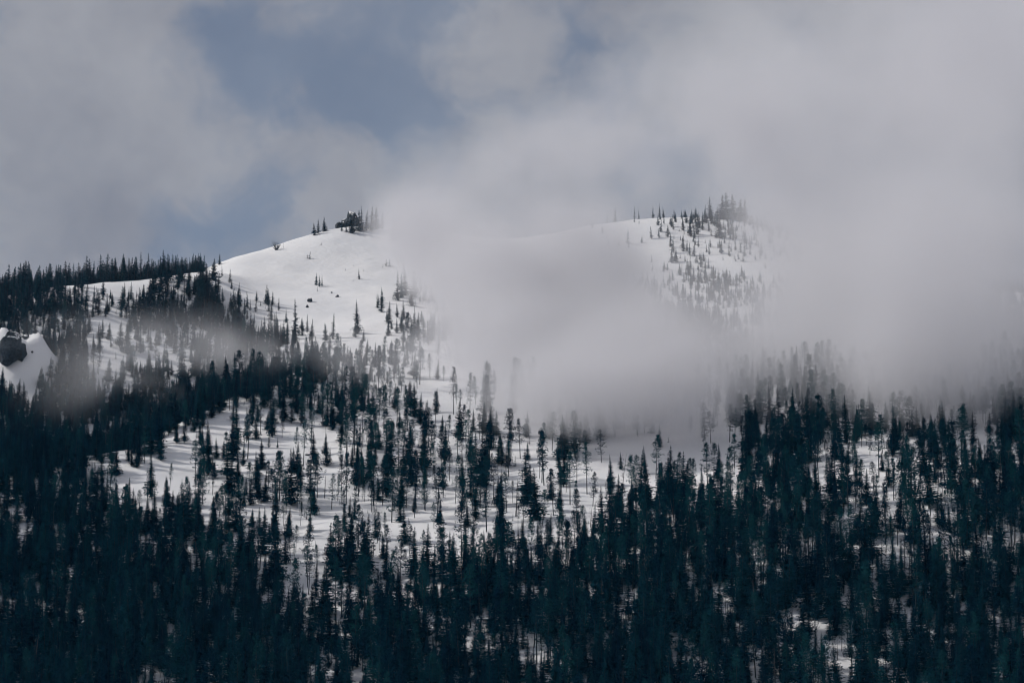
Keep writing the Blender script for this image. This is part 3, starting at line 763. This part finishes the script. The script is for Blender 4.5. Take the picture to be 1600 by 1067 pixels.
o['label'] = 'leafless many stemmed shrub on the skyline of the summit slope'; o['category'] = 'shrub'

# ------------------------------------------------------------------ cloud resting on the mountain
def make_cloud(name, label, box, vox, blobs, seed, dens, warp_m, warp_scale, det_scale, edge=(0.30, 0.62), lift=0.0):
    (x0, x1), (y0, y1), (z0, z1) = box
    nx, ny, nz = [max(8, int(round((b - a) / v)) + 1) for (a, b), v in zip(box, vox)]
    X, Y, Z = np.meshgrid(np.linspace(x0, x1, nx, dtype=np.float32), np.linspace(y0, y1, ny, dtype=np.float32), np.linspace(z0, z1, nz, dtype=np.float32), indexing='ij')
    X, Y, Z = X.ravel(), Y.ravel(), Z.ravel()
    s = warp_scale
    wx = fbm3(X / s + 20, Y / s + 20, Z / s + 20, seed, 3) - .5; wz = fbm3(X / s + 7, Y / s + 40, Z / s + 3, seed + 9, 3) - .5
    Xw = X + wx * warp_m * 2; Zw = Z + wz * warp_m * 1.6; Yw = Y + wx * warp_m
    f = np.zeros_like(X)
    for (bpx, bpy_, D, rpx, rpy, rD, a) in blobs:
        if rpx < 0: c, k, rpx, rpy = np.array([bpx, bpy_, D]), 1.0, -rpx, -rpy     # given in metres
        else: c = world_pt(bpx, bpy_, D); k = D / F
        q = ((Xw - c[0]) / (rpx * k)) ** 2 + ((Yw - c[1]) / rD) ** 2 + ((Zw - c[2]) / (rpy * k)) ** 2
        if a > 0: f = f + a * np.exp(-q)
        else: f = f * (1 + a * np.exp(-q))
    s = det_scale
    nse = fbm3(X / s + 3, Y / s + 8, Z / s + 5, seed + 21, 4, .62)
    n2 = np.clip((nse - .32) / .34, 0, 1)
    d_ = sstep(edge[0], edge[1], f * (0.15 + 1.5 * n2)) * np.minimum(f, 1.6) * dens
    low_ = fbm3(X / (s * 2.3) + 31, Y / (s * 2.3) + 11, Z / (s * 2.3) + 17, seed + 33, 2); d_ = d_ * (0.25 + 1.5 * sstep(.3, .7, low_))
    # fade at the box sides so that no face shows
    e = np.minimum.reduce([(X - x0) / 40, (x1 - X) / 40, (Y - y0) / 40, (y1 - Y) / 40, (Z - z0) / 30, (z1 - Z) / 30]); d_ = d_ * np.clip(e, 0, 1)
    me = bpy.data.meshes.new(name); me.vertices.add(len(X))
    me.attributes.new('thickness', 'FLOAT', 'POINT').data.foreach_set('value', (d_ * 100 + 0.0012).astype(np.float32))
    o = bpy.data.objects.new(name, me); COL.objects.link(o); o['kind'] = 'stuff'; o['label'] = label; o['category'] = 'cloud'
    ng = bpy.data.node_groups.new(name, 'GeometryNodeTree')
    ng.interface.new_socket('Geometry', in_out='INPUT', socket_type='NodeSocketGeometry'); ng.interface.new_socket('Geometry', in_out='OUTPUT', socket_type='NodeSocketGeometry')
    n, l = ng.nodes, ng.links
    gi, go = n.new('NodeGroupInput'), n.new('NodeGroupOutput'); vc = n.new('GeometryNodeVolumeCube')
    vc.inputs['Min'].default_value = (x0, y0, z0); vc.inputs['Max'].default_value = (x1, y1, z1)
    vc.inputs['Resolution X'].default_value = nx; vc.inputs['Resolution Y'].default_value = ny; vc.inputs['Resolution Z'].default_value = nz
    pos = n.new('GeometryNodeInputPosition')
    def vm(op, a, b):
        m = n.new('ShaderNodeVectorMath'); m.operation = op; l.new(a, m.inputs[0]); m.inputs[1].default_value = b; return m.outputs[0]
    def mm(op, a, b, c=None):
        m = n.new('ShaderNodeMath'); m.operation = op
        for k, v in enumerate((a, b, c)):
            if v is None: continue
            if isinstance(v, (int, float)): m.inputs[k].default_value = v
            else: l.new(v, m.inputs[k])
        return m.outputs[0]
    u_ = vm('MULTIPLY', vm('SUBTRACT', pos.outputs[0], (x0, y0, z0)), ((nx - 1) / (x1 - x0), (ny - 1) / (y1 - y0), (nz - 1) / (z1 - z0)))
    sp = n.new('ShaderNodeSeparateXYZ'); l.new(u_, sp.inputs[0]); r = [mm('ROUND', sp.outputs[k], 0) for k in range(3)]
    # index in two steps keeps whole numbers exact
    toi = []
    for k in range(3):
        q = n.new('FunctionNodeFloatToInt'); l.new(r[k], q.inputs[0]); toi.append(q.outputs[0])
    def im(op, a, b):
        m = n.new('FunctionNodeIntegerMath'); m.operation = op; l.new(a, m.inputs[0])
        if isinstance(b, int): m.inputs[1].default_value = b
        else: l.new(b, m.inputs[1])
        return m.outputs[0]
    idx = im('ADD', im('MULTIPLY', im('ADD', im('MULTIPLY', toi[0], ny), toi[1]), nz), toi[2])
    na = n.new('GeometryNodeInputNamedAttribute'); na.data_type = 'FLOAT'; na.inputs[0].default_value = 'thickness'
    si = n.new('GeometryNodeSampleIndex'); si.data_type = 'FLOAT'; si.domain = 'POINT'; si.clamp = True
    l.new(gi.outputs[0], si.inputs['Geometry']); l.new(na.outputs[0], [i for i in si.inputs if i.name == 'Value' and i.enabled][0]); l.new(idx, si.inputs['Index'])
    l.new([q for q in si.outputs if q.enabled][0], vc.inputs['Density'])
    sm = n.new('GeometryNodeSetMaterial'); sm.inputs['Material'].default_value = MAT_CLOUD; l.new(vc.outputs[0], sm.inputs[0]); l.new(sm.outputs[0], go.inputs[0])
    me.materials.append(MAT_CLOUD)
    o.modifiers.new('cloud', 'NODES').node_group = ng
    return o
MAT_CLOUD, n_, l_ = new_mat('cloud')
o_ = n_.new('ShaderNodeOutputMaterial'); v_ = n_.new('ShaderNodeVolumePrincipled'); l_.new(v_.outputs[0], o_.inputs['Volume'])
v_.inputs['Density'].default_value = 0.01; v_.inputs['Color'].default_value = (0.872, 0.868, 0.90, 1); v_.inputs['Anisotropy'].default_value = 0.2

BANK = [  # px, py, distance, radius px, px, metres, strength
 (1450, 480, 1560, 330, 180, 190, 1.25), (1250, 550, 1490, 190, 110, 120, 1.2), (1560, 575, 1420, 280, 72, 100, 1.25), (1330, 300, 1700, 260, 230, 220, .65),
 (1500, 100, 1750, 400, 240, 260, .6), (1060, 635, 1470, 150, 50, 65, 1.35), (920, 600, 1500, 140, 60, 80, 1.25), (1160, 650, 1440, 95, 40, 55, 1.2), (1010, 570, 1560, 120, 70, 90, 1.0),
 (800, 520, 1600, 150, 90, 110, 1.15), (740, 430, 1740, 120, 115, 130, .95), (690, 400, 1900, 80, 60, 80, .9), (880, 440, 1780, 140, 110, 140, .85), (690, 565, 1580, 80, 36, 55, .6),
 (1020, 450, 1850, 160, 140, 120, .50), (830, 270, 1900, 230, 150, 160, .45), (1060, 220, 1950, 240, 140, 170, .35), (650, 350, 2030, 75, 55, 60, .75),
 (590, 570, 1510, 120, 36, 42, 1.0), (480, 570, 1520, 80, 28, 35, .85), (655, 420, 1850, 50, 60, 50, .6),
 (1040, 665, 1430, 150, 42, 55, 1.3), (900, 630, 1460, 120, 42, 55, 1.2), (1180, 665, 1410, 90, 36, 50, 1.2), (1300, 605, 1430, 170, 42, 65, 1.25), (1460, 610, 1400, 170, 42, 65, 1.25), (1600, 605, 1390, 150, 42, 65, 1.25), (1100, 640, 1440, 150, 46, 60, 1.0),
 (1065, 390, 1950, 115, 95, 480, -.66), (1085, 490, 1850, 90, 115, 460, -.80)]
make_cloud('cloud_bank', 'grey cloud bank lying over the summit ridge and upper slope', ((-360, 560), (1330, 2180), (150, 740)), (9, 12, 8.5), BANK, 5, 0.021, 50, 110, 66, edge=(0.20, 0.90))
WISP = [(165, 570, 1560, 95, 55, 40, .8), (240, 550, 1580, 70, 45, 35, .95), (335, 535, 1630, 55, 50, 35, .95), (110, 595, 1550, 80, 40, 30, .65), (300, 575, 1570, 80, 26, 30, .8),
        (130, 432, 1840, 26, 16, 20, .8), (185, 437, 1850, 22, 14, 18, .7), (60, 520, 1630, 70, 34, 35, .6), (420, 560, 1580, 80, 30, 30, .95), (240, 625, 1500, 100, 26, 26, .7), (390, 510, 1680, 45, 34, 28, .7), (480, 580, 1510, 80, 26, 28, .9)]
make_cloud('mist_wisp', 'thin mist drifting across the snowy gully', ((-330, -50), (1450, 1900), (225, 500)), (6, 8, 5), WISP, 15, 0.0092, 40, 50, 24, edge=(0.15, 0.95))
# thin blue air between here and the mountain
hz = bpy.data.meshes.new('haze')
hv = [(x, y, z) for x in (-9800, 9800) for y in (-7500, 16500) for z in (-60, 1250)]
hf = [(0, 1, 3, 2), (4, 6, 7, 5), (0, 4, 5, 1), (2, 3, 7, 6), (0, 2, 6, 4), (1, 5, 7, 3)]
hz.from_pydata(hv, [], hf); hz.update()
MAT_HAZE, n_, l_ = new_mat('haze'); o_ = n_.new('ShaderNodeOutputMaterial'); v_ = n_.new('ShaderNodeVolumePrincipled'); l_.new(v_.outputs[0], o_.inputs['Volume'])
v_.inputs['Density'].default_value = 1.1e-5; v_.inputs['Color'].default_value = (0.14, 0.54, 1.0, 1)
hz.materials.append(MAT_HAZE); ho = bpy.data.objects.new('haze', hz); COL.objects.link(ho); ho['kind'] = 'stuff'; ho['label'] = 'thin blue haze in front of the mountain'; ho['category'] = 'haze'
print('done', time.time() - T0)
